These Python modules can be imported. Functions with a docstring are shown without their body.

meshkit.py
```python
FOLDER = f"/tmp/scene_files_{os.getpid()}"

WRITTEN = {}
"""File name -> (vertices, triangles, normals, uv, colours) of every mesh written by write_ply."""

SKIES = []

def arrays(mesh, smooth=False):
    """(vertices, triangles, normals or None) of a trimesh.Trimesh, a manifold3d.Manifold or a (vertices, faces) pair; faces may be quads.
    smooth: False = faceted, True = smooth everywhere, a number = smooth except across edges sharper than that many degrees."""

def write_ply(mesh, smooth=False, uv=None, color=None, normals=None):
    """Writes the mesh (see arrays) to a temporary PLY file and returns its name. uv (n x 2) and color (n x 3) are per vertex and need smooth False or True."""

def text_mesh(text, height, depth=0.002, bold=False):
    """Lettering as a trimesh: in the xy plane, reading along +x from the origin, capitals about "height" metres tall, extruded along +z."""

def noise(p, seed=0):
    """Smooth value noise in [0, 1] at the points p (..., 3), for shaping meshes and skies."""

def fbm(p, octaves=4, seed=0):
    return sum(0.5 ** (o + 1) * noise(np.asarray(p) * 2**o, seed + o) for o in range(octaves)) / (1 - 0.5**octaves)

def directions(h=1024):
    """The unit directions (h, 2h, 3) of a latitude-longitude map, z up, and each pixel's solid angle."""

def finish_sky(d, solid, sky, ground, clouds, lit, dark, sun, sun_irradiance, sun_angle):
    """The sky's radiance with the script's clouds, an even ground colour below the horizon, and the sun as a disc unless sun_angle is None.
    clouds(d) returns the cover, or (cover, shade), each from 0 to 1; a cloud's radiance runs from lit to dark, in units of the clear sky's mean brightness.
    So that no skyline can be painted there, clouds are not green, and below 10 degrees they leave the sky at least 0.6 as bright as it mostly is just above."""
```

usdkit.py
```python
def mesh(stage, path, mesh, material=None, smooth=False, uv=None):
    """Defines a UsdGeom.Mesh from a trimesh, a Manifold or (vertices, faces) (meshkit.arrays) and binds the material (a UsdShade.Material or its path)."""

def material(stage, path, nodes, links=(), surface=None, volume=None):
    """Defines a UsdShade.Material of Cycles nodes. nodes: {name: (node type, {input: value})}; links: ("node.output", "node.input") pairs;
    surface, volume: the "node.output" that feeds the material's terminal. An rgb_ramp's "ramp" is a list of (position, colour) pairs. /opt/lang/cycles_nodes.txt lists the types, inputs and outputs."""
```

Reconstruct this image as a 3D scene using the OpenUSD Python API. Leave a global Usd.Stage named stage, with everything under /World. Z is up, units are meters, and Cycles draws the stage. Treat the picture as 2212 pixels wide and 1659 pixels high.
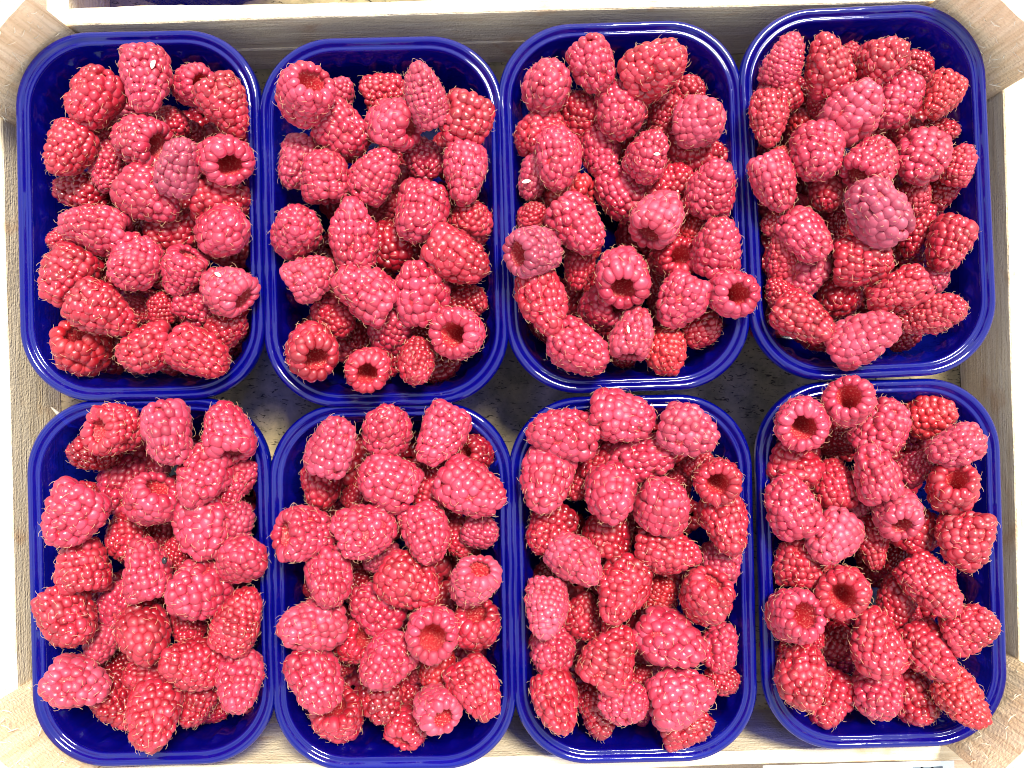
import math, random, re
import numpy as np, trimesh
import usdkit, meshkit
from pxr import Usd, UsdGeom, UsdLux, UsdShade, Gf, Sdf, Vt

stage = Usd.Stage.CreateInMemory()
UsdGeom.SetStageUpAxis(stage, 'Z')
UsdGeom.SetStageMetersPerUnit(stage, 1.0)
UsdGeom.Xform.Define(stage, '/World')
UsdGeom.Scope.Define(stage, '/World/Looks')
rng = np.random.default_rng(7)
random.seed(7)

# ------------------------------------------------------------------ camera, sky, sun
D = 0.384                 # camera height over the crate floor (m)
F = 1900.0                # focal length in pixels of a 2212 px wide picture
cam = UsdGeom.Camera.Define(stage, '/World/camera')
cam.AddTranslateOp().Set(Gf.Vec3d(0, 0, D))
cam.CreateFocalLengthAttr(24.0)
cam.CreateHorizontalApertureAttr(24.0 * 2212 / F)
cam.CreateVerticalApertureAttr(24.0 * 1659 / F)
cam.CreateClippingRangeAttr(Gf.Vec2f(0.01, 100.0))
cam.CreateExposureAttr(2.4)

SUN = np.array([0.21, 0.45, 0.86]); SUN /= np.linalg.norm(SUN)
sun = UsdLux.DistantLight.Define(stage, '/World/sun')
sun.CreateIntensityAttr(0.4)
sun.CreateAngleAttr(15.0)
sun.CreateColorAttr(Gf.Vec3f(1.0, 0.95, 0.88))
sun.CreateNormalizeAttr(True)
q = Gf.Rotation(Gf.Vec3d(0, 0, 1), Gf.Vec3d(*map(float, SUN)))
sun.AddOrientOp().Set(Gf.Quatf(q.GetQuat()))
usdkit.material(stage, '/World/Looks/sky', {
    's': ('sky_texture', {'sky_type': 'single_scattering', 'sun_disc': False,
                          'sun_elevation': float(math.asin(SUN[2])), 'sun_rotation': float(math.atan2(SUN[0], SUN[1]))}),
    'n': ('noise_texture', {'scale': 1.6, 'detail': 4.0}),
    'tc': ('texture_coordinate', {}),
    'r': ('rgb_ramp', {'ramp': [(0.36, (0.25, 0.25, 0.25)), (0.62, (0.95, 0.95, 0.95))]}),
    'm': ('mix_color', {'b': (6.5, 6.6, 6.8)}),
    'b': ('background_shader', {'strength': 0.06})},
    [('tc.generated', 'n.vector'), ('n.fac', 'r.fac'), ('r.color', 'm.fac'), ('s.color', 'm.a'), ('m.result', 'b.color')], surface='b.background')
dome = UsdLux.DomeLight.Define(stage, '/World/sky')
UsdShade.MaterialBindingAPI.Apply(dome.GetPrim()).Bind(UsdShade.Material.Get(stage, '/World/Looks/sky'))


def at(px, py, z):
    """The point at height z that a pixel of the 2212 px wide photograph shows."""
    k = (D - z) / F
    return np.array([(px - 1106) * k, (829.5 - py) * k, z])


# ------------------------------------------------------------------ helpers
used = {}


def fresh(parent, name):
    k = used.get((parent, name), 0)
    used[(parent, name)] = k + 1
    return f'{parent}/{name}' if k == 0 else f'{parent}/{name}_{k:03d}'


def obj(parent, name, mesh, mat, smooth=False, kind=None, label=None):
    p = fresh(parent, name)
    m = usdkit.mesh(stage, p, mesh, mat, smooth)
    if kind: m.GetPrim().SetCustomDataByKey('kind', kind)
    if label: m.GetPrim().SetCustomDataByKey('label', label)
    return p


def tag(path, label=None, cat=None, group=None, kind=None):
    pr = stage.GetPrimAtPath(path)
    for k, v in (('label', label), ('category', cat), ('group', group), ('kind', kind)):
        if v: pr.SetCustomDataByKey(k, v)


def empty(name, loc=(0, 0, 0), rotz=0.0):
    p = fresh('/World', name)
    x = UsdGeom.Xform.Define(stage, p)
    x.AddTranslateOp().Set(Gf.Vec3d(*map(float, loc)))
    x.AddRotateZOp().Set(float(rotz))
    return p


def tube(pts, radii, sides=4):
    """Open tube along points, (v, f) with triangle faces."""
    pts = np.asarray(pts, float); n = len(pts)
    t = np.gradient(pts, axis=0); t /= np.linalg.norm(t, axis=1, keepdims=True) + 1e-12
    ref = np.array([0.31, 0.77, 0.55])
    u = np.cross(t, ref); u /= np.linalg.norm(u, axis=1, keepdims=True) + 1e-12
    w = np.cross(t, u)
    a = np.arange(sides) * 2 * np.pi / sides
    v = (pts[:, None] + np.asarray(radii)[:, None, None] * (np.cos(a)[None, :, None] * u[:, None] + np.sin(a)[None, :, None] * w[:, None])).reshape(-1, 3)
    f = []
    for i in range(n - 1):
        for k in range(sides):
            a0, a1 = i * sides + k, i * sides + (k + 1) % sides
            f += [[a0, a1, a1 + sides], [a0, a1 + sides, a0 + sides]]
    return v, np.array(f)


def join(parts):
    vs, fs, n = [], [], 0
    for v, f in parts:
        vs.append(v); fs.append(np.asarray(f) + n); n += len(v)
    return np.vstack(vs), np.vstack(fs)


def bevel_box(lo, hi, b=0.0006):
    """Chamfered box."""
    lo, hi = np.array(lo, float), np.array(hi, float)
    pts = []
    for sx in (0, 1):
        for sy in (0, 1):
            for sz in (0, 1):
                c = np.where([sx, sy, sz], hi, lo)
                s = np.where([sx, sy, sz], -1, 1) * b
                for k in range(3):
                    d = s.copy(); d[k] = 0
                    pts.append(c + d)
    return trimesh.convex.convex_hull(np.array(pts))


# ------------------------------------------------------------------ materials
def M(name, nodes, links, surface, **kw):
    return usdkit.material(stage, '/World/Looks/' + name, nodes, links, surface=surface, **kw)


def wood(name, grain, c0, c1, c2, rough=0.75):
    """Sawn softwood; grain gives the noise frequency along x, y, z (low along the grain)."""
    return M(name, {
        'g': ('geometry', {}),
        'mp': ('mapping', {'mapping_type': 'point', 'scale': grain}),
        'n': ('noise_texture', {'scale': 1.0, 'detail': 5.0, 'roughness': 0.62, 'distortion': 0.6}),
        'r': ('rgb_ramp', {'ramp': [(0.25, c0), (0.5, c1), (0.8, c2)]}),
        'mp2': ('mapping', {'mapping_type': 'point', 'scale': tuple(3.2 * x for x in grain)}),
        'n2': ('noise_texture', {'scale': 1.0, 'detail': 3.0}),
        'sp': ('noise_texture', {'scale': 900.0, 'detail': 2.0}),
        'r2': ('rgb_ramp', {'ramp': [(0.3, (0.80, 0.78, 0.74)), (0.55, (1, 1, 1))]}),
        'mx': ('mix_color', {'blend_type': 'multiply', 'fac': 0.8}),
        'st': ('noise_texture', {'scale': 34.0, 'detail': 3.0, 'distortion': 0.8}),
        'r3': ('rgb_ramp', {'ramp': [(0.60, (1, 1, 1)), (0.70, (0.80, 0.55, 0.38))]}),
        'mx3': ('mix_color', {'blend_type': 'multiply', 'fac': 0.6}),
        'ad': ('math', {'math_type': 'add'}),
        'b': ('bump', {'strength': 0.7, 'distance': 0.0006}),
        'p': ('principled_bsdf', {'roughness': rough, 'specular_ior_level': 0.25})},
        [('g.position', 'mp.vector'), ('mp.vector', 'n.vector'), ('n.fac', 'r.fac'), ('g.position', 'mp2.vector'), ('mp2.vector', 'n2.vector'),
         ('n2.fac', 'r2.fac'), ('r.color', 'mx.a'), ('r2.color', 'mx.b'), ('mx.result', 'mx3.a'), ('g.position', 'st.vector'), ('st.fac', 'r3.fac'), ('r3.color', 'mx3.b'), ('mx3.result', 'p.base_color'), ('g.position', 'sp.vector'),
         ('n2.fac', 'ad.value1'), ('sp.fac', 'ad.value2'), ('ad.value', 'b.height'), ('b.normal', 'p.normal')], 'p.BSDF')


PINE = ((0.64, 0.49, 0.28), (0.79, 0.66, 0.44), (0.86, 0.76, 0.57))
wood_x = wood('pine_along_x', (14, 420, 420), *PINE)
wood_y = wood('pine_along_y', (420, 14, 420), *PINE)
wood_z = wood('pine_upright', (330, 330, 16), (0.62, 0.41, 0.22), (0.76, 0.56, 0.34), (0.83, 0.67, 0.46))
splinter_m = M('splinter', {'p': ('principled_bsdf', {'base_color': (0.80, 0.70, 0.52), 'roughness': 0.7})}, [], 'p.BSDF')
board_m = M('hardboard', {
    'g': ('geometry', {}),
    'n': ('noise_texture', {'scale': 90.0, 'detail': 6.0, 'roughness': 0.7}),
    'r': ('rgb_ramp', {'ramp': [(0.3, (0.12, 0.105, 0.055)), (0.55, (0.31, 0.245, 0.125)), (0.75, (0.48, 0.35, 0.17))]}),
    'mp': ('mapping', {'mapping_type': 'point', 'rotation': (0, 0, 0.6), 'scale': (260, 700, 400)}),
    'v': ('noise_texture', {'scale': 1.0, 'detail': 2.0, 'distortion': 1.5}),
    'r2': ('rgb_ramp', {'ramp': [(0.33, (0.05, 0.04, 0.03)), (0.40, (1, 1, 1))]}),
    'mx': ('mix_color', {'blend_type': 'multiply', 'fac': 0.9}),
    'b': ('bump', {'strength': 0.5, 'distance': 0.0004}),
    'p': ('principled_bsdf', {'roughness': 0.8, 'specular_ior_level': 0.2})},
    [('g.position', 'n.vector'), ('n.fac', 'r.fac'), ('g.position', 'mp.vector'), ('mp.vector', 'v.vector'), ('v.fac', 'r2.fac'),
     ('r.color', 'mx.a'), ('r2.color', 'mx.b'), ('mx.result', 'p.base_color'), ('n.fac', 'b.height'), ('b.normal', 'p.normal')], 'p.BSDF')
table_m = wood('table_wood', (10, 200, 200), (0.20, 0.15, 0.10), (0.30, 0.22, 0.15), (0.38, 0.29, 0.2))


def plastic(name, tint, body, fac, spec, r0, r1):
    return M(name, {
        'g': ('geometry', {}),
        'n': ('noise_texture', {'scale': 70.0, 'detail': 1.0}),
        'sc': ('noise_texture', {'scale': 420.0, 'detail': 4.0}),
        'rr': ('map_range', {'from_min': 0.45, 'from_max': 0.75, 'to_min': r0, 'to_max': r1}),
        'b': ('bump', {'strength': 0.25, 'distance': 0.0012}),
        'p': ('principled_bsdf', {'base_color': body, 'specular_ior_level': spec, 'ior': 1.5}),
        't': ('transparent_bsdf', {'color': tint}),
        'm': ('mix_closure', {'fac': fac})},
        [('g.position', 'n.vector'), ('n.fac', 'b.height'), ('b.normal', 'p.normal'), ('g.position', 'sc.vector'), ('sc.fac', 'rr.value'), ('rr.result', 'p.roughness'),
         ('t.BSDF', 'm.closure1'), ('p.BSDF', 'm.closure2')], 'm.closure')


blue_m = plastic('blue_plastic', (0.005, 0.016, 0.56), (0.001, 0.001, 0.105), 0.55, 0.42, 0.07, 0.22)
rim_m = plastic('blue_rim', (0.005, 0.026, 0.62), (0.001, 0.002, 0.17), 0.62, 0.85, 0.05, 0.13)


def flesh(name, dark, mid, pale, sheen, rough=0.34):
    return M(name, {
        'g': ('geometry', {}),
        'oi': ('object_info', {}),
        'n': ('noise_texture', {'scale': 55.0, 'detail': 2.0}),
        'f': ('noise_texture', {'scale': 900.0, 'detail': 2.0}),
        'w': ('noise_texture', {'scale': 130.0, 'detail': 2.0}),
        'rr': ('map_range', {'from_min': 0.35, 'from_max': 0.65, 'to_min': rough - 0.14, 'to_max': rough + 0.16}),
        'mr': ('map_range', {'from_min': 0.0, 'from_max': 1.0, 'to_min': -0.20, 'to_max': 0.20}),
        'ad': ('math', {'math_type': 'add'}),
        'r': ('rgb_ramp', {'ramp': [(0.28, dark), (0.5, mid), (0.74, pale)]}),
        'b': ('bump', {'strength': 0.25, 'distance': 0.0004}),
        'p': ('principled_bsdf', {'roughness': rough, 'specular_ior_level': 0.65, 'sheen_weight': 0.6 * sheen, 'sheen_roughness': 0.4, 'sheen_tint': (1.0, 0.60, 0.66)})},
        [('g.position', 'n.vector'), ('g.position', 'f.vector'), ('oi.random', 'mr.value'), ('n.fac', 'ad.value1'), ('mr.result', 'ad.value2'), ('ad.value', 'r.fac'),
         ('r.color', 'p.base_color'), ('f.fac', 'b.height'), ('b.normal', 'p.normal'), ('g.position', 'w.vector'), ('w.fac', 'rr.value'), ('rr.result', 'p.roughness')], 'p.BSDF')


TINT = {
    'red': flesh('flesh_red', (0.211, 0.0028, 0.0086), (0.311, 0.0063, 0.0172), (0.389, 0.0155, 0.0352), 0.12, 0.36),
    'pink': flesh('flesh_pink', (0.267, 0.0063, 0.0215), (0.350, 0.0133, 0.0378), (0.422, 0.0281, 0.0618), 0.18, 0.38),
    'deep': flesh('flesh_deep', (0.166, 0.0021, 0.0069), (0.244, 0.0035, 0.0112), (0.322, 0.0085, 0.0206), 0.08, 0.3),
    'matte': flesh('flesh_matte', (0.289, 0.0105, 0.0283), (0.367, 0.0211, 0.0480), (0.422, 0.0407, 0.0773), 0.25, 0.48),
    'dusk': flesh('flesh_dusk', (0.244, 0.0077, 0.0258), (0.322, 0.0155, 0.0438), (0.389, 0.0316, 0.0670), 0.22, 0.46),
    'purple': flesh('flesh_purple', (0.189, 0.0077, 0.0258), (0.256, 0.0183, 0.0455), (0.322, 0.0351, 0.0703), 0.26, 0.46),
    'orange': flesh('flesh_orange', (0.256, 0.0035, 0.0077), (0.344, 0.0091, 0.0137), (0.422, 0.0211, 0.0275), 0.12, 0.38),
}
cavity_m = M('cavity', {
    'g': ('geometry', {}), 'n': ('noise_texture', {'scale': 1500.0, 'detail': 2.0}),
    'r': ('rgb_ramp', {'ramp': [(0.45, (0.42, 0.009, 0.020)), (0.60, (0.5, 0.05, 0.05)), (0.70, (0.62, 0.34, 0.25))]}),
    'b': ('bump', {'strength': 0.6, 'distance': 0.0006}),
    'p': ('principled_bsdf', {'roughness': 0.6})},
    [('g.position', 'n.vector'), ('n.fac', 'r.fac'), ('r.color', 'p.base_color'), ('n.fac', 'b.height'), ('b.normal', 'p.normal')], 'p.BSDF')
hair_m = M('style_hair', {'p': ('principled_bsdf', {'base_color': (0.62, 0.38, 0.20), 'roughness': 0.4})}, [], 'p.BSDF')
petal_m = M('dry_petal', {'p': ('principled_bsdf', {'base_color': (0.86, 0.80, 0.62), 'roughness': 0.6})}, [], 'p.BSDF')
black_m = M('black_shell', {'p': ('principled_bsdf', {'base_color': (0.012, 0.010, 0.012), 'roughness': 0.25})}, [], 'p.BSDF')
steel_m = M('dull_steel', {'p': ('principled_bsdf', {'base_color': (0.30, 0.30, 0.31), 'metallic': 0.8, 'roughness': 0.4})}, [], 'p.BSDF')
paper_m = M('label_paper', {'p': ('principled_bsdf', {'base_color': (0.74, 0.80, 0.84), 'roughness': 0.7})}, [], 'p.BSDF')
ink_m = M('label_ink', {'p': ('principled_bsdf', {'base_color': (0.12, 0.15, 0.17), 'roughness': 0.7})}, [], 'p.BSDF')

# ------------------------------------------------------------------ the stall table and the crates
ROT = 1.6
obj('/World', 'table', bevel_box((-0.6, -0.5, -0.06), (0.6, 0.1465, -0.016), 0.002), table_m)
tag('/World/table', kind='structure')
obj('/World', 'table', bevel_box((-0.6, 0.1475, -0.08), (0.6, 0.7, -0.036), 0.002), table_m)
tag('/World/table_001', kind='structure')


def rough_board(lo, hi, seed):
    """A sawn board: chamfered, finely divided and slightly wavy."""
    m = bevel_box(lo, hi, 0.0005)
    v, f = trimesh.remesh.subdivide_to_size(m.vertices, m.faces, 0.012, max_iter=12)
    m = trimesh.Trimesh(v, f)
    m.merge_vertices()
    n = meshkit.noise(m.vertices * 22, seed) - 0.5
    k = meshkit.noise(m.vertices * 160, seed + 5) - 0.5
    c = (np.array(lo) + hi) / 2
    s = np.sign(m.vertices - c)
    m.vertices = m.vertices + s * (n * 0.0012 + k * 0.0004)[:, None]
    return m


def post(cx, cy, sx, sy, leg, z0, z1, seed):
    """A triangular corner post; sx, sy point from the corner into the crate."""
    r = np.random.default_rng(seed)
    b = 0.0012
    tri = np.array([[0, 0], [leg - b, 0], [leg - b * .3, b * .5], [b * .5, leg - b * .3], [0, leg - b]]) * [sx, sy] + [cx, cy]
    zs = np.linspace(z0, z1, 12)
    # outline subdivided along the diagonal
    out = [tri[0], tri[1]] + [tri[2] + (tri[3] - tri[2]) * t for t in np.linspace(0, 1, 14)] + [tri[4]]
    out = np.array(out); n = len(out)
    v = np.array([[x, y, z] for z in zs for x, y in out])
    nz = (meshkit.noise(v * [240, 240, 20], seed) - 0.5) * 0.0011
    v[:, 0] += sx * nz; v[:, 1] += sy * nz
    f = []
    for i in range(len(zs) - 1):
        for k in range(n):
            a, b2 = i * n + k, i * n + (k + 1) % n
            f += [[a, b2, b2 + n], [a, b2 + n, a + n]]
    top = (len(zs) - 1) * n
    for k in range(1, n - 1):
        f += [[0, k + 1, k], [top, top + k, top + k + 1]]
    m = trimesh.Trimesh(v, f, process=False)
    if sx * sy < 0: m.invert()
    # splinters and saw fuzz on the diagonal face
    parts = []
    d0, d1 = tri[2], tri[3]
    nrm = np.array([sx, sy, 0]) / math.sqrt(2)
    for _ in range(70):
        t, z = r.random(), z0 + (z1 - z0) * (0.35 + 0.65 * r.random())
        p = np.array([*(d0 + (d1 - d0) * t), z]) + nrm * 0.0004
        ln = r.uniform(0.001, 0.0042)
        dr = r.normal(size=3); dr -= nrm * (dr @ nrm); dr /= np.linalg.norm(dr)
        q = p + dr * ln * .5 + nrm * ln * 0.25
        e = p + dr * ln + nrm * ln * r.uniform(0.1, 0.5)
        w = r.uniform(0.00008, 0.00022)
        parts.append(tube([p, q, e], [w, w, w * .4], 3))
    return m, join(parts)


IX, IYB, IYF = 0.196, 0.1410, 0.1450   # inside half width, inside depth to the back and to the front
HB, HS, T = 0.050, 0.040, 0.0062


def crate(path, zpost, boards=('back', 'left', 'right', 'front'), posts=((-1, 1), (1, 1), (-1, -1), (1, -1)), seed=0):
    obj(path, 'floor_panel', bevel_box((-IX - .004, -IYF - .004, -0.0035), (IX + .004, IYB + .004, 0.0), 0.0003), board_m)
    if 'back' in boards:
        obj(path, 'back_board', rough_board((-IX - .008, IYB, -0.0005), (IX + .008, IYB + T, HB), seed + 1), wood_x, 30)
    if 'front' in boards:
        obj(path, 'front_board', rough_board((-IX - .008, -IYF - T, -0.0005), (IX + .008, -IYF, HS + .002), seed + 2), wood_x, 30)
    if 'left' in boards:
        obj(path, 'side_board', rough_board((-IX - .009, -IYF + .0003, 0.0003), (-IX, IYB - .0003, HS), seed + 3), wood_y, 30)
    if 'right' in boards:
        obj(path, 'side_board', rough_board((IX, -IYF + .0003, 0.0003), (IX + .009, IYB - .0003, HS), seed + 4), wood_y, 30)
    for i, (a, b) in enumerate(posts):
        y = (IYB - .0004) if b > 0 else (-IYF + .0004)
        m, sp = post(a * (IX - .0004), y, -a, -b, 0.032, 0.0002, zpost, seed + 10 + i)
        p = obj(path, 'corner_post', m, wood_z, 35)
        obj(p, 'splinters', sp, splinter_m, True, kind='stuff')


c1 = empty('wooden_crate', (-0.0006, 0, 0), ROT)
crate(c1, 0.077)
tag(c1, 'shallow pale pine crate with triangular corner posts holding the eight blue raspberry punnets', 'crate')
# feet of the crate, standing on the table
for x in (-0.19, 0.19):
    for y in (-0.14, 0.135):
        obj(c1, 'foot', bevel_box((x - .012, y - .012, -0.0158), (x + .012, y + .012, -0.0036), 0.0008), wood_z)
# bent staples and a torn splinter where the floor meets the side boards
for j, (yy, zz) in enumerate(((0.0085, 0.0012), (0.0055, 0.0022), (0.0020, 0.0016))):
    pts = np.array([[0.1945, yy, 0.0008], [0.1925 - .001 * j, yy + .0012, zz + .001], [0.1885 - .002 * j, yy + .0004, zz + .0006], [0.1862 - .001 * j, yy - .0016, 0.0006]])
    obj(c1, 'staple', tube(pts, [0.00035] * 4, 6), steel_m, True)
sp = tube(np.array([[-0.1945, -0.0045, 0.012], [-0.1925, -0.008, 0.009], [-0.190, -0.0125, 0.006], [-0.1872, -0.0135, 0.0045]]), [0.0003, 0.0012, 0.0011, 0.0002], 5)
obj(c1, 'torn_splinter', sp, splinter_m, True)

c2 = empty('wooden_crate', (0.008, 0.2925, -0.0200), 1.9)
crate(c2, 0.04, boards=('front', 'left', 'right', 'back'), posts=(), seed=40)
for x in (-0.19, 0.19):
    for y in (-0.14, 0.135):
        obj(c2, 'foot', bevel_box((x - .012, y - .012, -0.0158), (x + .012, y + .012, -0.0036), 0.0008), wood_z)
tag(c2, 'second pine crate behind, only its front board showing along the top edge', 'crate')

# printed paper label stuck to the top of the front board
lab = empty('paper_label', at(1905, 1652, HS + .0036), ROT)
obj(lab, 'sheet', bevel_box((-.046, -.0045, -.0003), (.028, .0008, 0), 0.00005), paper_m)
for x0, x1, h in ((-.044, -.028, .0009), (-.0175, -.0150, .0015), (-.0075, -.0045, .0017), (.0035, .0038, .0016), (.0120, .0235, .0012), (-.040, -.036, .0018), (-.032, -.030, .0018), (.015, .0158, .0018), (.019, .0198, .0018)):
    obj(lab, 'printed_mark', bevel_box((x0, -.0016 - h, 0.00005), (x1, -.0012, 0.00012), 0.00001), ink_m)
tag(lab, 'torn bluish white label with cut off dark print on the front board', 'label')

# ------------------------------------------------------------------ punnets
PW, PL, PR, PH = 0.0912, 0.1378, 0.0278, 0.0540   # rim width, length, corner radius, height


def outline(hx, hy, r, n=200):
    """Rounded rectangle, n points, equally spaced; returns points, outward normals, and distance along."""
    segs = []
    fine = []
    for cx, cy, a0 in ((hx - r, hy - r, 0), (-hx + r, hy - r, 90), (-hx + r, -hy + r, 180), (hx - r, -hy + r, 270)):
        for a in np.radians(np.linspace(a0, a0 + 90, 60)):
            fine.append((cx + r * math.cos(a), cy + r * math.sin(a), math.cos(a), math.sin(a)))
    fine.append(fine[0])
    fine = np.array(fine)
    s = np.concatenate([[0], np.cumsum(np.linalg.norm(np.diff(fine[:, :2], axis=0), axis=1))])
    u = np.linspace(0, s[-1], n, endpoint=False)
    return np.stack([np.interp(u, s, fine[:, k]) for k in range(4)], 1), u, s[-1]


def sweep(profile, n=240, flute=None, notch=None, closed_base=False):
    """Rings from (inset, z) profile rows; each ring is the rounded rectangle moved inwards by inset."""
    rings = []
    for i, (ins, z) in enumerate(profile):
        o, u, tot = outline(PW / 2 - ins, PL / 2 - ins, max(PR - ins * 0.8, 0.004), n)
        p = o[:, :2].copy(); nr = o[:, 2:]
        zz = np.full(n, z)
        if flute is not None and flute[i]:
            k = round(tot / 0.0105)
            ph = (u / tot * k) % 1
            bump = np.clip(1 - np.abs(ph - 0.5) * 2 / 0.62, 0, 1); bump = bump * bump * (3 - 2 * bump)
            p -= nr * (bump * flute[i])[:, None]
        if notch is not None and notch[i]:
            q = 0
            for ax, ay in ((1, 0), (0, 1)):
                pass
            # small kinks where the straight sides run into the corners
            for X, Y in ((PW / 2 - PR * .92, PL / 2), (PW / 2, PL / 2 - PR * .92)):
                d = np.hypot(np.abs(p[:, 0]) - X, np.abs(p[:, 1]) - Y)
                q = q + np.exp(-(d / 0.0032) ** 2)
            p -= nr * (q * notch[i])[:, None]
        rings.append(np.column_stack([p, zz]))
    v = np.vstack(rings); f = []
    for i in range(len(profile) - 1):
        a = i * n + np.arange(n); b = i * n + (np.arange(n) + 1) % n
        f += [np.column_stack([a, b, b + n]), np.column_stack([a, b + n, a + n])]
    f = np.vstack(f)
    if closed_base:
        c = len(v); last = (len(profile) - 1) * n
        v = np.vstack([v, [[0, 0, profile[-1][1]]]])
        f = np.vstack([f, np.column_stack([last + np.arange(n), last + (np.arange(n) + 1) % n, np.full(n, c)])])
    return v, f


Z = PH
# body: ledge inside the rim, fluted tapering wall, rounded foot, base
body_prof = [(0.00495, Z - .0021), (0.0053, Z - .0027), (0.0057, Z - .0036), (0.0060, Z - .0048), (0.0067, Z - .0056), (0.0072, Z - .0075), (0.0082, Z - .018), (0.0102, Z - .032), (0.0118, Z - .044), (0.0132, Z - .0500), (0.0162, Z - .0524), (0.0200, Z - .0530)]
body_fl = [0, 0, 0, 0.0004, 0.0015, 0.0014, 0.0012, 0.0011, 0.0010, 0.0006, 0, 0]
body_no = [0, 0.0004, .0012, .0012, .0008, .0003, 0, 0, 0, 0, 0, 0]
rim_prof = [(-0.0002, Z - .0040), (-0.0002, Z - .0028)]
rim_prof += [(0.0017 - 0.0019 * math.cos(t), Z - .0019 + 0.0019 * math.sin(t)) for t in np.radians(np.arange(-10, 151, 20))]
rim_prof += [(0.0038, Z - .0013)] + [(0.0048 - 0.0010 * math.cos(t), Z - .0020 + 0.0009 * math.sin(t)) for t in np.radians(np.arange(50, 181, 26))]
rim_prof = [(x * 0.86, z) for x, z in rim_prof]
rim_no = [0] * 11 + [.0004] + [.0007] * (len(rim_prof) - 12)
body_mesh = sweep(body_prof, flute=body_fl, notch=body_no, closed_base=True)
rim_mesh = sweep(rim_prof, notch=rim_no)
pun = stage.CreateClassPrim('/World/punnet_form')
obj('/World/punnet_form', 'tray', body_mesh, blue_m, True)
obj('/World/punnet_form', 'rim', rim_mesh, rim_m, True)

PUN = [  # centre pixel of the rim, rotation, lift, tilt about x and y, name
    (301, 465, 1.1, 0.0020, 'back-left'), (829, 478, 1.2, 0.0020, 'back middle-left'), (1349, 446, 1.9, 0.0025, 'back middle-right'), (1876, 414, 2.6, 0.0045, 'back-right'),
    (325, 1258, 1.4, 0.0, 'front-left'), (848, 1268, 0.9, 0.0, 'front middle-left'), (1368, 1252, 1.3, 0.0, 'front middle-right'), (1906, 1219, 1.7, 0.0010, 'front-right')]
pun_world = []
for px, py, rz, lift, nm in PUN:
    c = at(px, py, PH + lift)
    pun_world.append((c[0], c[1], lift + 0.0004, rz))
    p = empty('punnet', (c[0], c[1], 0.0004), rz)
    UsdGeom.Xform(stage.GetPrimAtPath(p)).AddScaleOp().Set(Gf.Vec3f(1, 1, (PH + lift) / PH))
    stage.GetPrimAtPath(p).GetReferences().AddInternalReference('/World/punnet_form')
    stage.GetPrimAtPath(p).SetInstanceable(True)
    tag(p, f'translucent blue plastic punnet heaped with raspberries, {nm} one of the eight in the crate', 'punnet', 'blue punnets in the crate')
p = empty('punnet', (-0.1420, 0.2274, -0.0196), 2.0)
stage.GetPrimAtPath(p).GetReferences().AddInternalReference('/World/punnet_form')
stage.GetPrimAtPath(p).SetInstanceable(True)
tag(p, 'blue punnet in the crate behind, only its rim peeping in at the top left', 'punnet')

# ------------------------------------------------------------------ raspberry forms (unit: width 1, axis +z towards the tip)
from scipy.interpolate import CubicSpline
ICO = trimesh.creation.icosphere(2)


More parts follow.
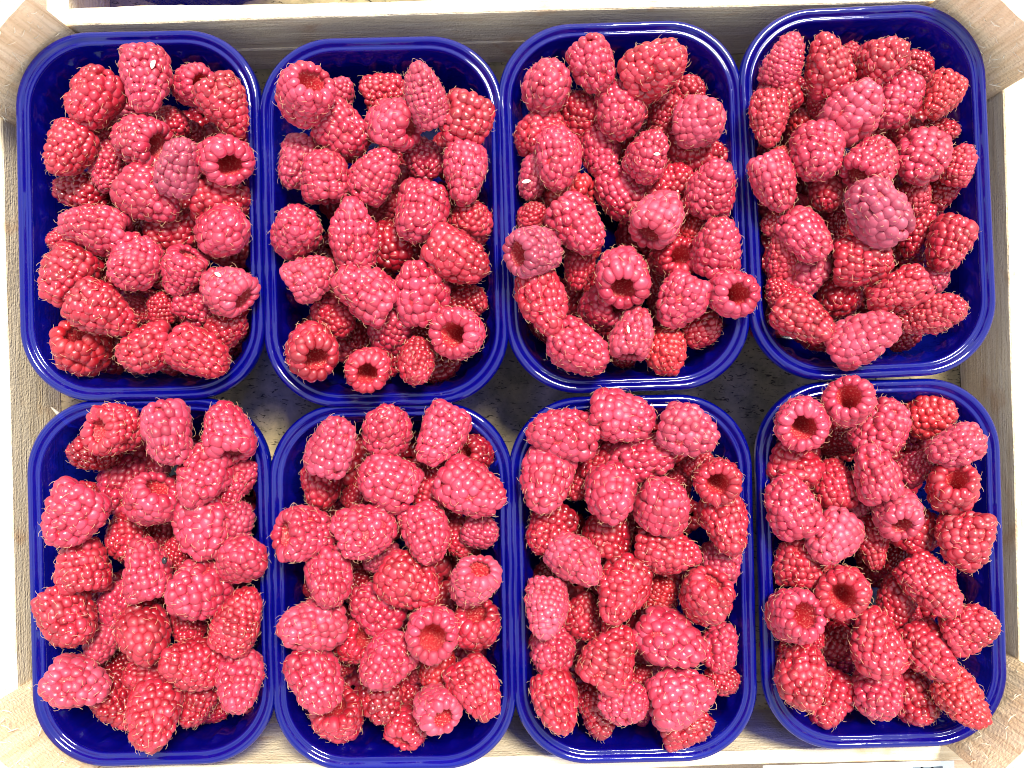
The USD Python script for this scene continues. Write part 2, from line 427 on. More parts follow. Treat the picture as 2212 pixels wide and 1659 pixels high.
def berry_form(path, aspect, seed, cone):
    r = np.random.default_rng(seed)
    L, s = aspect, r.uniform(0.150, 0.178)
    k = 0.27 * s
    R = 0.5 - k
    H = L - 2 * k
    P = np.array([(0.30, -.45), (0.375, -.50), (0.45, -.42), (0.495, -.26), (0.5, -.08), (0.5 - .06 * cone - .02, .10), (0.43 - .10 * cone, .27), (0.30 - .08 * cone, .42), (0.15 - .03 * cone, .49), (0.0, .505)])
    P = P * [R / 0.5, H]
    t = np.concatenate([[0], np.cumsum(np.linalg.norm(np.diff(P, axis=0), axis=1))])
    cs = CubicSpline(t, P); dcs = cs.derivative()
    # drupelets in staggered rows from the rim of the hollow to the tip
    rows, u = [], s * 0.50
    while u < t[-1] - s * 0.35:
        rows.append(u); u += s * r.uniform(0.80, 0.90)
    cent = []
    for i, u in enumerate(rows):
        rr, zz = cs(u); dr, dz = dcs(u)
        n = max(1, int(round(2 * math.pi * rr / (s * (1.0 if i == 0 else 0.97)))))
        ph = r.uniform(0, 6.28)
        for j in range(n):
            a = ph + 2 * math.pi * (j + r.uniform(-0.20, 0.20) * (1 if i else .5)) / n
            uu = u + s * r.uniform(-0.19, 0.19) * (i > 0)
            rr, zz = cs(uu); dr, dz = dcs(uu)
            l = math.hypot(dr, dz); dr, dz = dr / l, dz / l
            er, ea = np.array([math.cos(a), math.sin(a), 0]), np.array([-math.sin(a), math.cos(a), 0])
            T_ = er * dr + np.array([0, 0, dz]); N = er * dz - np.array([0, 0, dr])
            cent.append((er * rr + np.array([0, 0, zz]), ea, T_, N, i))
    rr, zz = cs(t[-1]); cent.append((np.array([0, 0, zz]), np.array([1., 0, 0]), np.array([0, 1., 0]), np.array([0, 0, 1.]), 99))
    # lumpy body: squashed and swollen here and there
    sq = r.uniform(0.84, 1.0); sa = r.uniform(0, 3.14); bend = r.uniform(-0.10, 0.10)
    off = r.uniform(0, 50, 3)

    norm = [1.0]

    def bodywarp(p):
        p = np.asarray(p, float).copy()
        c, s_ = math.cos(sa), math.sin(sa)
        x, y = p[..., 0] * c + p[..., 1] * s_, -p[..., 0] * s_ + p[..., 1] * c
        y = y * sq; x = x + bend * (p[..., 2] ** 2 - 0.08)
        g = 1 + 0.26 * (meshkit.noise(p * 1.7 + off, seed) - 0.5)
        return np.stack([(x * c - y * s_) * g, (x * s_ + y * c) * g, p[..., 2] * (1 + 0.5 * (g - 1))], -1) / norm[0]

    ext = bodywarp(np.array([q_[0] + q_[3] * 0.3 * s for q_ in cent]))
    norm[0] = float(0.5 * (np.ptp(ext[:, 0]) + np.ptp(ext[:, 1]))) * 1.01
    hairs = []
    stage.CreateClassPrim(path)
    for (c, ea, T_, N, i) in cent:
        m = s * min(1.28, max(0.82, r.normal(1.0, 0.10)))
        if i not in (0, 99) and r.random() < 0.035: continue
        a_, b_, c_ = m * 0.60, m * (0.74 if i == 0 else 0.59), m * r.uniform(0.50, 0.58)
        d = c + N * r.uniform(-0.07, 0.06) * s - N * 0.25 * s
        V = ICO.vertices
        keep = np.where((V[:, 2] > -0.62)[ICO.faces].all(1))[0]
        fc = ICO.faces[keep]; idx = np.unique(fc); re_ = -np.ones(len(V), int); re_[idx] = np.arange(len(idx))
        W = V[idx]
        # slightly squarish domes, so that they pack like drupelets
        q = 1 + 0.05 * np.cos(4 * np.arctan2(W[:, 1], W[:, 0]) + r.uniform(0, 6)) * (1 - W[:, 2] ** 2)
        v = d + (W[:, :1] * q[:, None] * a_) * ea + (W[:, 1:2] * q[:, None] * b_) * T_ + W[:, 2:] * c_ * N
        obj(path, 'drupelet', (bodywarp(v), re_[fc]), None, True)
        if r.random() < (0.25 if i == 0 else 0.72):
            top = d + N * c_ * 0.96 + ea * r.uniform(-.2, .2) * a_ + T_ * r.uniform(-.1, .3) * b_
            ang = r.uniform(0, 6.28); tan = ea * math.cos(ang) + T_ * (math.sin(ang) + 0.5)
            tan /= np.linalg.norm(tan); ln = r.uniform(0.05, 0.14)
            side = np.cross(N, tan); cu = r.uniform(-0.8, 0.8)
            w0 = r.uniform(0.35, 1.15)
            pts = []
            p0 = top.copy(); dirn = N * w0 + tan * 0.8
            for q_ in range(6):
                pts.append(p0.copy()); dd = dirn / np.linalg.norm(dirn); p0 = p0 + dd * ln / 5
                dirn = dirn + (tan * 0.42 + side * cu * 0.5 - N * 0.24 * q_ * .6)
            hairs.append(tube(bodywarp(np.array(pts)), np.array([.0037, .0035, .0033, .0030, .0027, .0028]), 3))
    # the flesh under the drupelets and the hollow left by the core
    uu = np.linspace(0, t[-1], 16)
    o = cs(uu); outer = np.column_stack([np.maximum(o[:, 0] - 0.06, 0.0), o[:, 1] * 0.93])[1:][::-1]
    zb = -0.5 * H
    inner = np.array([(0.33, zb + .04), (0.280, zb + .08), (0.250, zb + .15), (0.215, zb + .28), (0.175, zb + .42), (0.11, zb + .62 * min(1, L)), (0.06, zb + .74 * min(1, L)), (0.0, zb + .77 * min(1, L))])
    prof = np.vstack([outer, inner]); prof[0, 0] = 0; prof[-1, 0] = 0
    n = 28; a = np.arange(n) * 2 * np.pi / n
    v = np.stack([prof[:, :1] * np.cos(a), prof[:, :1] * np.sin(a), np.repeat(prof[:, 1:], n, 1)], -1).reshape(-1, 3)
    jit = (meshkit.noise(v * 14 + off, seed + 3) - 0.5) * 0.03
    v[:, :2] *= (1 + jit * 2)[:, None]
    f = []
    for i in range(len(prof) - 1):
        A = i * n + np.arange(n); B = i * n + (np.arange(n) + 1) % n
        f += [np.column_stack([A, B + n, B]), np.column_stack([A, A + n, B + n])]
    obj(path, 'hollow_core', (bodywarp(v), np.vstack(f)[:, ::-1]), cavity_m, True)
    obj(path, 'style_hairs', join(hairs), hair_m, True, kind='stuff')


FORMS = []
for k, (asp, cone) in enumerate([(0.92, .2), (0.95, .6), (1.0, .3), (1.02, 0.0), (1.05, .8), (1.08, .4), (1.12, .1), (1.15, .7), (1.18, .4), (1.22, 1.0), (1.25, .2), (1.3, .5), (1.35, .8), (1.42, .3)]):
    pth = f'/World/raspberry_form_{k:02d}'
    berry_form(pth, asp, 100 + k, cone)
    FORMS.append((pth, asp))

# ------------------------------------------------------------------ the raspberries of each punnet
# tile: A..D rows of the enlarged photograph and its four columns; x y width length/width tip-direction tip-elevation layer colour
TX, TY = (0, 900, 1900, 2932), {'A': 0, 'B': 750, 'C': 1475, 'D': 2199}
B = {}
B[0] = '''A 735 800 440 1.05 240 20 0 red;A 1190 640 420 1.26 270 25 0 pink;A 1490 680 350 1 200 -60 0 pink;A 1790 880 390 1.25 300 10 0 red;A 540 1200 370 1.2 240 15 0 red
A 1100 1110 440 1 170 -45 0 pink;A 840 1330 320 1.35 270 30 1 pink;A 1410 1310 370 1.2 80 20 0 purple;A 1785 1225 440 1 120 -72 0 pink;A 640 1500 340 1.1 180 0 1 deep
A 1200 1560 430 1.15 330 15 0 pink;A 1800 1560 410 1.1 0 0 1 red;A 1040 880 270 1 90 20 2 purple;A 1330 1000 310 1.1 20 10 1 red;A 1515 1070 230 1 60 30 2 red
A 800 1080 270 1 300 20 1 red;A 925 1620 230 1 100 30 2 deep;A 1930 800 260 1 20 10 2 deep
B 740 310 430 1.28 170 -18 0 pink;B 520 390 260 1.1 200 0 1 red;B 1400 310 400 1.15 30 10 1 red;B 1770 320 440 1 0 80 0 pink;B 1090 270 270 1 60 10 2 deep
B 520 680 430 1.18 240 10 0 red;B 1080 590 410 1.1 250 40 0 pink;B 820 650 290 1 250 20 1 deep;B 1410 650 360 1.12 250 -25 0 pink;B 1780 780 400 1.1 150 -38 0 matte
B 840 970 420 1.28 330 10 0 red;B 1590 960 330 1.35 340 0 1 pink;B 1150 950 240 1 0 10 1 red;B 1290 930 240 1.1 100 20 1 red;B 690 1260 450 1 300 -45 1 orange
B 560 1010 210 1 120 20 2 deep;B 1140 1250 430 1.05 200 -12 0 red;B 1590 1290 430 1.1 330 15 0 red;B 1830 1130 310 1 30 0 1 deep;B 1110 1450 310 1 270 0 2 purple;B 1400 1480 260 1 300 10 2 deep'''
B[1] = '''A 640 810 460 1 250 -45 0 pink;A 870 740 270 1 60 20 1 matte;A 890 1020 410 1.1 320 20 0 pink;A 1290 970 440 0.95 170 -35 0 pink;A 1560 760 370 1.42 110 10 0 purple
A 1250 740 340 1 20 10 1 red;A 1870 980 430 1.02 250 10 0 red;A 570 1290 340 1.25 250 20 1 purple;A 760 1390 410 1 95 -10 0 pink;A 1170 1370 380 1.3 60 15 0 pink
A 1530 1240 340 1.1 130 10 1 pink;A 1870 1380 390 1.3 265 20 0 pink;A 820 1240 270 1 80 20 1 red
B 1510 180 440 1.12 255 20 0 pink;B 540 300 420 1.05 80 65 0 pink;B 990 330 420 1.38 95 12 0 pink;B 1340 430 410 1 0 10 1 deep;B 1900 260 380 1 60 50 1 red
B 1810 550 430 1.22 330 10 0 red;B 660 680 360 1.12 30 10 0 matte;B 1080 800 460 1.15 150 0 0 pink;B 1510 800 440 1.14 100 15 0 pink;B 1900 880 310 1 20 20 1 deep
B 850 1010 360 1.15 290 50 1 red;B 640 1250 450 1 120 -60 0 red;B 1300 1090 380 1 60 40 1 pink;B 1830 1130 440 1 20 -74 0 pink;B 1100 1420 380 1 90 -80 0 red
B 1490 1380 340 1.12 270 55 0 red;B 1270 1290 290 1 270 0 1 red;B 1720 1430 310 1 20 10 2 deep;B 1060 1170 260 1 100 20 2 deep;B 1210 130 300 1 60 20 2 red;B 2000 470 250 1 0 10 2 deep;B 1570 1090 260 1 0 30 2 deep'''
B[2] = '''A 520 680 440 1 0 75 0 pink;A 880 540 400 1.05 300 20 0 pink;A 1340 570 450 1.12 30 15 0 red;A 430 1050 410 1 200 20 1 red;A 760 900 340 1.1 90 20 1 red
A 1115 860 450 1 270 55 0 pink;A 1640 730 280 1 45 30 1 deep;A 1430 920 290 1.2 250 10 1 red;A 1730 970 410 1 10 15 0 matte;A 600 1280 420 1.15 265 30 0 pink
A 950 1220 360 1.18 280 30 1 pink;A 1310 1220 370 1.12 60 25 0 pink;A 1700 1240 360 1.3 0 0 1 red;A 1820 1480 410 1.15 70 30 0 pink;A 340 1400 270 1.25 250 10 1 purple
A 670 1560 380 1 180 -15 1 orange;A 1100 1530 410 1 300 20 1 pink;A 1500 1440 340 1.1 30 10 1 red;A 1300 1040 220 1 60 10 2 deep
B 1390 200 440 1 60 -35 0 matte;B 760 290 420 1.28 310 15 0 pink;B 420 480 430 0.98 10 -40 0 purple;B 360 230 270 1 100 40 1 red;B 1115 660 470 1 90 -58 0 pink
B 1860 450 390 1.18 80 15 0 pink;B 1960 810 410 1 180 -70 0 pink;B 1500 540 370 1 200 -65 1 red;B 760 640 280 1.1 260 20 1 red;B 480 900 430 1.3 290 20 0 red
B 930 920 380 1 190 -40 1 pink;B 1560 880 400 1.1 240 -5 0 pink;B 1200 1120 370 1.1 80 -15 0 matte;B 780 1265 430 1.22 320 15 0 pink;B 1440 1280 380 1 280 40 1 orange
B 430 1200 290 1.1 300 10 2 deep;B 1750 1090 310 1 20 10 1 deep;B 1110 1330 240 1 270 10 2 deep;B 1660 290 240 1 60 20 1 orange;B 1400 730 230 1 20 10 2 deep'''
B[3] = '''A 320 480 310 1.4 65 5 0 pink;A 660 510 380 1.32 100 8 0 red;A 830 480 240 1.2 80 10 1 red;A 1110 490 390 1.05 20 30 0 red;A 1350 560 310 1 60 30 1 deep
A 1560 770 300 1.28 240 25 0 orange;A 190 690 340 1 200 10 1 deep;A 190 950 320 1.42 270 15 0 red;A 860 860 430 1.15 50 12 0 matte;A 1190 800 360 1.22 250 20 0 pink
A 470 960 270 1 90 50 1 orange;A 430 760 260 1 60 10 2 deep;A 580 850 240 1 120 20 1 red;A 970 1070 290 1 30 10 1 red;A 570 1220 440 1 270 40 0 pink
A 1000 1290 420 1 50 -42 0 pink;A 1300 1060 340 1.05 120 10 1 red;A 1410 1260 410 1.08 250 40 0 pink;A 1530 1040 250 1 0 10 1 deep;A 1680 1330 270 1.3 70 10 1 red
A 240 1460 390 1.2 290 15 0 pink;A 660 1490 340 1.1 260 30 1 red;A 140 1260 240 1.1 200 10 1 orange;A 1360 1560 270 1.1 80 20 1 red;A 1560 1490 270 1.1 250 10 1 deep
B 1040 160 490 1.1 120 30 0 purple;B 1370 330 310 1.42 260 10 1 red;B 1580 430 360 1.2 250 15 1 red;B 490 380 380 1.18 310 30 0 pink;B 950 560 450 1 0 -6 0 red
B 200 580 260 1.4 95 20 1 red;B 490 650 380 1 20 10 1 purple;B 180 290 260 1.05 200 10 1 deep;B 740 840 370 1 270 40 1 deep;B 1190 790 340 1.42 205 10 0 red
B 1480 700 270 1 20 10 1 purple;B 1500 970 340 1.42 10 5 0 red;B 480 1020 390 1.28 330 10 0 red;B 960 1150 430 1.32 25 10 0 matte;B 170 950 270 1.1 120 0 1 deep
B 560 1270 350 1.1 330 0 2 deep;B 1280 1210 270 1 20 10 2 deep;B 1560 170 220 1 60 10 2 deep;B 700 280 240 1 80 10 2 deep'''
B[4] = '''C 950 430 430 1 0 -35 0 red;C 740 610 350 1.15 200 10 1 deep;C 1330 480 420 1.18 280 20 0 purple;C 1790 450 430 1.05 100 -25 0 pink;C 1960 730 320 1.25 250 10 1 pink
C 920 880 400 1.15 250 10 1 pink;C 1180 1010 430 1 240 -48 0 pink;C 1600 830 430 1.18 240 20 0 pink;C 570 1130 470 1.1 240 -8 0 pink;C 700 960 250 1 80 10 1 red
C 1600 1210 450 1.1 280 20 0 pink;C 1960 1090 350 1.05 70 20 1 purple;C 1010 1300 350 1.05 260 30 1 red;C 1290 1260 270 1 250 10 2 red;C 660 1480 440 1.05 95 -5 0 red
C 1160 1530 400 1.28 100 5 0 pink;C 1930 1460 400 1 0 50 0 pink;C 1400 1400 250 1 60 10 1 red;C 1590 1500 290 1 20 0 2 deep;C 1210 740 260 1 250 10 2 purple
D 1560 270 470 1.05 200 30 0 pink;D 550 480 460 1.06 290 25 0 red;D 930 340 320 1.1 70 40 1 pink;D 1140 620 460 1 280 40 0 red;D 1890 490 400 1.35 70 12 0 red
D 1500 540 300 1 270 20 1 red;D 1490 830 430 1.1 170 25 0 red;D 800 680 300 1 250 10 1 matte;D 630 980 430 1.08 330 10 0 matte;D 1150 920 340 1 180 10 1 red
D 1890 990 390 1.34 265 18 0 pink;D 930 1150 380 1.2 300 10 1 deep;D 1210 1260 450 1.15 265 22 0 red;D 1540 1140 350 1.05 250 -12 1 deep;D 1730 620 240 1 0 10 2 deep
D 880 830 270 1 20 0 2 deep;D 1200 370 240 1 250 10 2 deep;D 1710 1220 240 1 0 0 2 deep;D 2000 1130 210 1.1 80 0 2 deep'''
B[5] = '''C 830 560 400 1.15 70 15 0 purple;C 1250 430 420 1.02 100 60 0 pink;C 1680 490 410 1.28 240 15 0 pink;C 1960 620 340 1 0 -50 1 deep;C 1260 820 470 1.05 150 5 0 pink
C 740 890 370 1 260 30 1 red;C 1610 880 310 1.3 70 10 1 red;C 1930 920 440 1.25 330 15 0 pink;C 620 1250 460 1 0 -30 0 pink;C 1110 1230 460 1.03 20 15 0 pink
C 1560 1280 400 1.26 290 15 0 pink;C 1850 1290 270 1.2 280 10 1 red;C 2020 1230 290 1 340 10 1 purple;C 1030 950 250 1 60 10 2 red;C 1210 1430 290 1 0 10 1 purple
D 800 170 420 1.06 270 30 0 pink;D 1930 200 420 1.02 240 -45 0 matte;D 1450 200 450 1.12 330 20 0 red;D 650 520 440 1.15 190 20 0 matte;D 1150 400 410 1.12 150 10 1 pink
D 1610 580 450 1 90 -80 0 pink;D 2000 560 410 1 270 -55 1 red;D 1000 640 380 1 200 -60 1 red;D 1240 830 430 1.14 220 15 0 pink;D 700 970 460 1.1 290 20 0 pink
D 1960 1040 410 1.25 300 10 0 red;D 1650 1160 380 1.02 120 -50 0 matte;D 880 1250 430 1 300 -58 1 red;D 1660 850 310 1 80 20 1 orange;D 1210 1140 340 1 280 10 1 deep
D 1430 1290 340 1.05 60 -25 1 red;D 900 820 250 1 20 0 2 deep;D 600 220 220 1 200 0 2 deep;D 1070 130 270 1 60 10 2 deep;D 2150 220 220 1.2 270 0 2 deep;D 1530 880 220 1 90 0 2 purple;D 1430 1030 260 1 300 0 2 deep'''
B[6] = '''C 620 480 430 1.27 170 15 0 pink;C 1120 360 450 1.1 350 0 0 pink;C 1640 460 410 1.08 340 5 0 purple;C 510 830 420 1.26 260 20 0 pink;C 1290 660 430 1.15 20 15 0 pink
C 930 690 340 1 60 10 1 red;C 1030 950 450 1 280 40 0 pink;C 1430 1010 450 1 80 20 0 pink;C 1850 830 390 1.02 100 -74 0 red;C 1560 850 270 1.1 60 0 1 red
C 1930 1190 410 1.25 290 20 0 red;C 480 1200 390 1.05 240 20 1 deep;C 990 1270 400 1 80 -8 1 red;C 750 1480 420 1.08 320 20 0 matte;C 1480 1390 400 1.28 350 10 0 red
C 1880 1510 350 1.05 270 10 1 purple;C 1700 720 250 1 40 10 1 red;C 780 850 270 1 240 10 1 red;C 1390 330 220 1 0 0 2 deep;C 720 1220 240 1 90 10 2 deep
D 1100 270 450 1.22 250 22 0 red;D 1750 320 430 1 240 -38 0 red;D 510 400 360 1.38 265 18 0 matte;D 790 480 320 1.15 300 0 1 red;D 1400 280 290 1 60 30 1 orange
D 550 740 400 1 280 50 1 pink;D 1020 770 440 1.2 60 5 0 red;D 1510 640 470 1.15 330 15 0 pink;D 1870 680 350 1 60 10 1 pink;D 580 1150 410 1.15 290 15 0 red
D 920 1200 330 1.35 280 5 1 deep;D 1150 1130 370 1 0 25 0 pink;D 1580 1090 460 1.18 20 -10 0 pink;D 1900 950 270 1 330 10 1 red;D 1620 1330 310 1.4 20 0 1 deep
D 1270 1350 220 1 270 0 2 purple;D 430 80 240 1 60 0 2 deep;D 1240 960 250 1 80 10 1 red;D 1280 840 220 1 0 0 2 deep'''
B[7] = '''C 465 370 440 1 120 -76 0 pink;C 820 230 410 1 270 -76 0 pink;C 1090 420 430 1.08 60 10 0 pink;C 1490 330 350 1 20 20 1 orange;C 1650 600 370 1.1 200 30 0 matte
C 370 680 400 1 340 10 1 red;C 210 530 270 1.1 150 10 1 deep;C 770 510 310 1 0 10 2 deep;C 690 860 360 1.22 100 -5 1 red;C 1050 760 410 1.12 110 6 0 pink
C 1380 720 270 1.25 40 -5 1 pink;C 1660 900 420 1 260 -62 0 red;C 360 1040 440 1.08 110 15 0 pink;C 1190 1060 390 1 110 -42 0 matte;C 870 1010 260 1 20 0 1 purple
C 680 1300 400 1.1 230 30 0 matte;C 1000 1330 310 1.42 280 5 1 deep;C 1350 1220 370 1 60 10 1 red;C 1750 1330 440 1.05 270 -8 0 red;C 370 1470 410 1 90 8 1 red
D 1490 220 390 1.42 310 10 0 red;C 1180 1460 240 1 250 0 2 deep
D 775 270 430 1 90 -82 0 red;D 380 460 440 1 190 -60 0 pink;D 1190 360 300 1.4 250 0 1 red;D 1040 650 450 1.2 100 20 0 red;D 1770 560 390 1.08 30 10 0 red
D 1500 745 410 1.2 310 14 0 red;D 450 970 430 1.12 280 20 0 red;D 1735 1125 360 1.32 310 5 0 orange;D 1040 1080 410 1 270 35 1 pink;D 700 1110 410 1.12 250 10 1 red
D 1330 1120 410 1 300 10 1 deep;D 720 640 290 1 60 10 2 deep;D 530 620 220 1 280 10 1 red;D 1290 500 220 1 60 0 2 deep;D 1780 230 220 1 70 0 2 deep;D 200 850 230 1 180 0 2 deep'''

BASE_Z = {0: 0.0615, 1: 0.0490, 2: 0.0370}
berries = []
for pi, txt in B.items():
    cx, cy, zz, rz = pun_world[pi]
    L = []
    for e in txt.replace('\n', ';').split(';'):
        t = e.split()
        if not t: continue
        row, x, y, w, asp, ang, el, lay = t[0], *map(float, t[1:8])
        px = (TX[pi % 4] + x * 0.49729) / 1.82278; py = (TY[row] + y * 0.49729) / 1.82278
        L.append(dict(p=pi, px=px, py=py, w=w * 0.488 / 1.82278, asp=1 + (asp - 1) * 0.8, ang=ang, el=el, lay=int(lay), tint=t[8] if t[8] != 'purple' or (pi, len(L)) in ((0, 7), (2, 21), (3, 25)) else 'dusk', z=BASE_Z[int(lay)] + zz * 0.7 + 0.006 * (t[8] == 'purple' and int(lay) == 0)))
    n = len(L)

    def rad(b): return 0.5 * b['w'] * (D - b['z']) / F * (0.5 + 0.5 * max(1, b['asp']) ** 0.5)

    def reach(b, d):
        """Half extent of the berry, an ellipsoid, towards the unit vector d."""
        r_ = 0.5 * b['w'] * (D - b['z']) / F
        a, e = math.radians(b['ang']), math.radians(b['el'])
        c = abs(d @ np.array([math.cos(a) * math.cos(e), math.sin(a) * math.cos(e), math.sin(e)]))
        return r_ / math.sqrt((c / b['asp']) ** 2 + 1 - c * c)
    lim = {0: (0.048, 0.0725), 1: (0.034, 0.0560), 2: (0.024, 0.043)}
    for b in L: b['ox'], b['oy'] = b['px'], b['py']
    for it in range(80):
        for i in range(n):
            for j in range(i + 1, n):
                a, b = L[i], L[j]
                pa, pb = at(a['px'], a['py'], a['z']), at(b['px'], b['py'], b['z'])
                v = pa - pb; dist = np.linalg.norm(v)
                if dist > 0.034: continue
                d = v / max(dist, 1e-6)
                need = 0.93 * (reach(a, d) + reach(b, d))
                if dist >= need: continue
                up, lo = (a, b) if (a['lay'], -a['z'], a['py']) <= (b['lay'], -b['z'], b['py']) else (b, a)
                g = min(need - dist, 0.004) * 0.3
                up['z'] = min(up['z'] + g, lim[up['lay']][1] + zz); lo['z'] = max(lo['z'] - g, lim[lo['lay']][0] + zz * .5)
                # a small sidestep as well, at most a few pixels from where the photograph shows the berry
                w2 = d[:2] * (need - dist) * 0.15 * F / (D - 0.05)
                for q, sg in ((a, 1), (b, -1)):
                    q['px'] = float(np.clip(q['px'] + sg * w2[0], q['ox'] - 9, q['ox'] + 9)); q['py'] = float(np.clip(q['py'] - sg * w2[1], q['oy'] - 9, q['oy'] + 9))
    for b in L:   # stay inside the tapering wall unless the berry lies over the rim
        for _ in range(30):
            q = at(b['px'], b['py'], b['z']) - [cx, cy, 0]
            c, s = math.cos(math.radians(-rz)), math.sin(math.radians(-rz))
            lx, ly = abs(q[0] * c - q[1] * s), abs(q[0] * s + q[1] * c)
            ins = 0.0056 + max(0, (PH - b['z'] + zz)) * 0.2
            if lx < PW / 2 - ins - rad(b) * 0.90 and ly < PL / 2 - ins - rad(b) * 0.90 or b['z'] > PH + 0.007 + zz: break
            if b['lay'] == 2 or (b['lay'] == 1 and b['z'] > 0.053 + zz):
                b['px'] += 0.03 * (PUN[pi][0] - b['px']); b['py'] += 0.03 * (PUN[pi][1] - b['py'])
            else: b['z'] += 0.001
    berries += L


def axis_matrix(b, spin):
    a, e = math.radians(b['ang']), math.radians(b['el'])
    pos = at(b['px'], b['py'], b['z'])
    # lean the wanted view direction by the slant of the ray, so that it reads as in the photograph
    zc = np.array([-pos[0], -pos[1], D - pos[2]]); zc /= np.linalg.norm(zc)
    xc = np.cross([0, 1, 0], zc); xc /= np.linalg.norm(xc); yc = np.cross(zc, xc)
    d = xc * math.cos(a) * math.cos(e) + yc * math.sin(a) * math.cos(e) + zc * math.sin(e)
    u = np.cross(d, [0.3, 0.2, 0.93]); u /= np.linalg.norm(u); v = np.cross(d, u)
    c, s = math.cos(spin), math.sin(spin)
    return u * c + v * s, -u * s + v * c, d


def place_matrix(b, asp, spin):
    k = b['w'] * (D - b['z']) / F
    u, v, d = axis_matrix(b, spin)
    st = b['asp'] / asp
    pos = at(b['px'], b['py'], b['z'])
    m = np.eye(4); m[0, :3], m[1, :3], m[2, :3], m[3, :3] = u * k, v * k, d * k * st, pos
    return Gf.Matrix4d(*map(float, m.ravel()))


# labels: what it looks like, then where in its punnet
ORD = ['topmost', 'second', 'third', 'fourth', 'fifth', 'sixth', 'seventh', 'eighth', 'ninth', 'tenth', 'eleventh', 'twelfth', 'thirteenth', 'fourteenth', 'fifteenth', 'sixteenth', 'seventeenth', 'eighteenth', 'nineteenth', 'twentieth']
WORD = {'red': 'red', 'pink': 'pinkish', 'deep': 'dark red', 'matte': 'pale pink', 'purple': 'dusky purple', 'dusk': 'dusky pink', 'orange': 'bright orange-red'}


def side_word(a):
    return ['right', 'upper right', 'up', 'upper left', 'left', 'lower left', 'down', 'lower right'][int(((a % 360) + 22.5) // 45) % 8]


def pose(b):
    if b['el'] <= -50: return 'hollow end facing up'
    if b['el'] < -3: return 'hollow towards ' + {'up': 'back', 'down': 'front'}.get(side_word(b['ang'] + 180), side_word(b['ang'] + 180))
    if b['el'] >= 50: return 'tip facing up'
    return 'tip ' + {'up': 'back', 'down': 'front'}.get(side_word(b['ang']), side_word(b['ang']))


order = sorted(range(len(berries)), key=lambda i: (berries[i]['lay'] == 2, -berries[i]['w']))
single = set(order[:300])
for pi in range(8):
    mine = [i for i in range(len(berries)) if berries[i]['p'] == pi and i in single]
    rz = math.radians(PUN[pi][2])
    for i in mine:
        b = berries[i]
        b['lx'] = (b['px'] - PUN[pi][0]) - (b['py'] - PUN[pi][1]) * math.sin(rz)
    xs = sorted(mine, key=lambda i: berries[i]['lx']); k = len(xs) / 3
    for c, nm in enumerate(('left side', 'middle', 'right side')):
        col = sorted(xs[round(c * k):round((c + 1) * k)], key=lambda i: berries[i]['py'])
        for r_, i in enumerate(col):
            b = berries[i]
            low = ' half-buried' if b['lay'] else ''
            mk = lambda low: f"{WORD[b['tint']]}{low} raspberry, {pose(b)}, {ORD[r_]} down the {nm} of {PUN[pi][4]} punnet"
            b['label'] = mk(low) if len(re.findall(r"[A-Za-z]+", mk(low))) <= 16 else mk('')

SPECIAL = {  # berries that can be told by a mark of their own
    (0, 7): 'dull greyish purple raspberry, the greyest one, near the right rim of back-left punnet',
    (0, 1): 'long raspberry with a white petal scrap, topmost in the middle of back-left punnet',
    (2, 25): 'hollow raspberry lying over the rim between back middle-right and back-right punnets',
    (7, 29): 'long orange-red raspberry hanging over the rim of front-right punnet',
    (3, 25): 'large dusky pink raspberry on top at the centre of back-right punnet',
    (4, 15): 'pinkish raspberry with a tiny black speck on it, middle of front-left punnet'}
cnt = {}
group = 'raspberries heaped in the blue punnets'
for i, b in enumerate(berries):
    j = cnt.get(b['p'], 0); cnt[b['p']] = j + 1
    b['no'] = j
    cand = sorted(range(len(FORMS)), key=lambda q: abs(FORMS[q][1] - b['asp']))[:5]
    b['form'] = cand[int(rng.integers(0, 5))]; b['spin'] = float(rng.uniform(0, 6.28))
    if i not in single: continue
    p = fresh('/World', 'raspberry')
    x = UsdGeom.Xform.Define(stage, p)
    x.AddTransformOp().Set(place_matrix(b, FORMS[b['form']][1], b['spin']))
    pr = x.GetPrim()
    pr.GetReferences().AddInternalReference(FORMS[b['form']][0]); pr.SetInstanceable(True)
    UsdShade.MaterialBindingAPI.Apply(pr).Bind(TINT[b['tint']])
    tag(p, SPECIAL.get((b['p'], j), b['label']), 'raspberry', group)
print('berries', len(berries), 'single', len(single))

# ------------------------------------------------------------------ scraps lying on the berries
def scrap(px, py, z, ln, wd, ang, label, cat='petal scrap', name='petal_scrap'):
    c = at(px, py, z)
    n = 7; t = np.linspace(-.5, .5, n)
    w = wd * (1 - (2 * t) ** 2 * 0.85) * .5
    top = np.column_stack([t * ln, w, 0.0004 * np.cos(t * 3) + 0.0002]); bot = np.column_stack([t * ln, -w, 0.0004 * np.cos(t * 3) - 0.0001])
    v = np.vstack([top, bot, top - [0, 0, .00015], bot - [0, 0, .00015]])
    f = []
    for i in range(n - 1):
        f += [[i, n + i, n + i + 1], [i, n + i + 1, i + 1], [2 * n + i, 2 * n + i + 1, 3 * n + i + 1], [2 * n + i, 3 * n + i + 1, 3 * n + i],
              [i, i + 1, 2 * n + i + 1], [i, 2 * n + i + 1, 2 * n + i], [n + i, 3 * n + i, 3 * n + i + 1], [n + i, 3 * n + i + 1, n + i + 1]]
    p = fresh('/World', name)
    m = usdkit.mesh(stage, p, (v, f), petal_m, 40)
    m.AddTranslateOp().Set(Gf.Vec3d(*map(float, c))); m.AddRotateZOp().Set(float(ang))
    tag(p, label, cat)


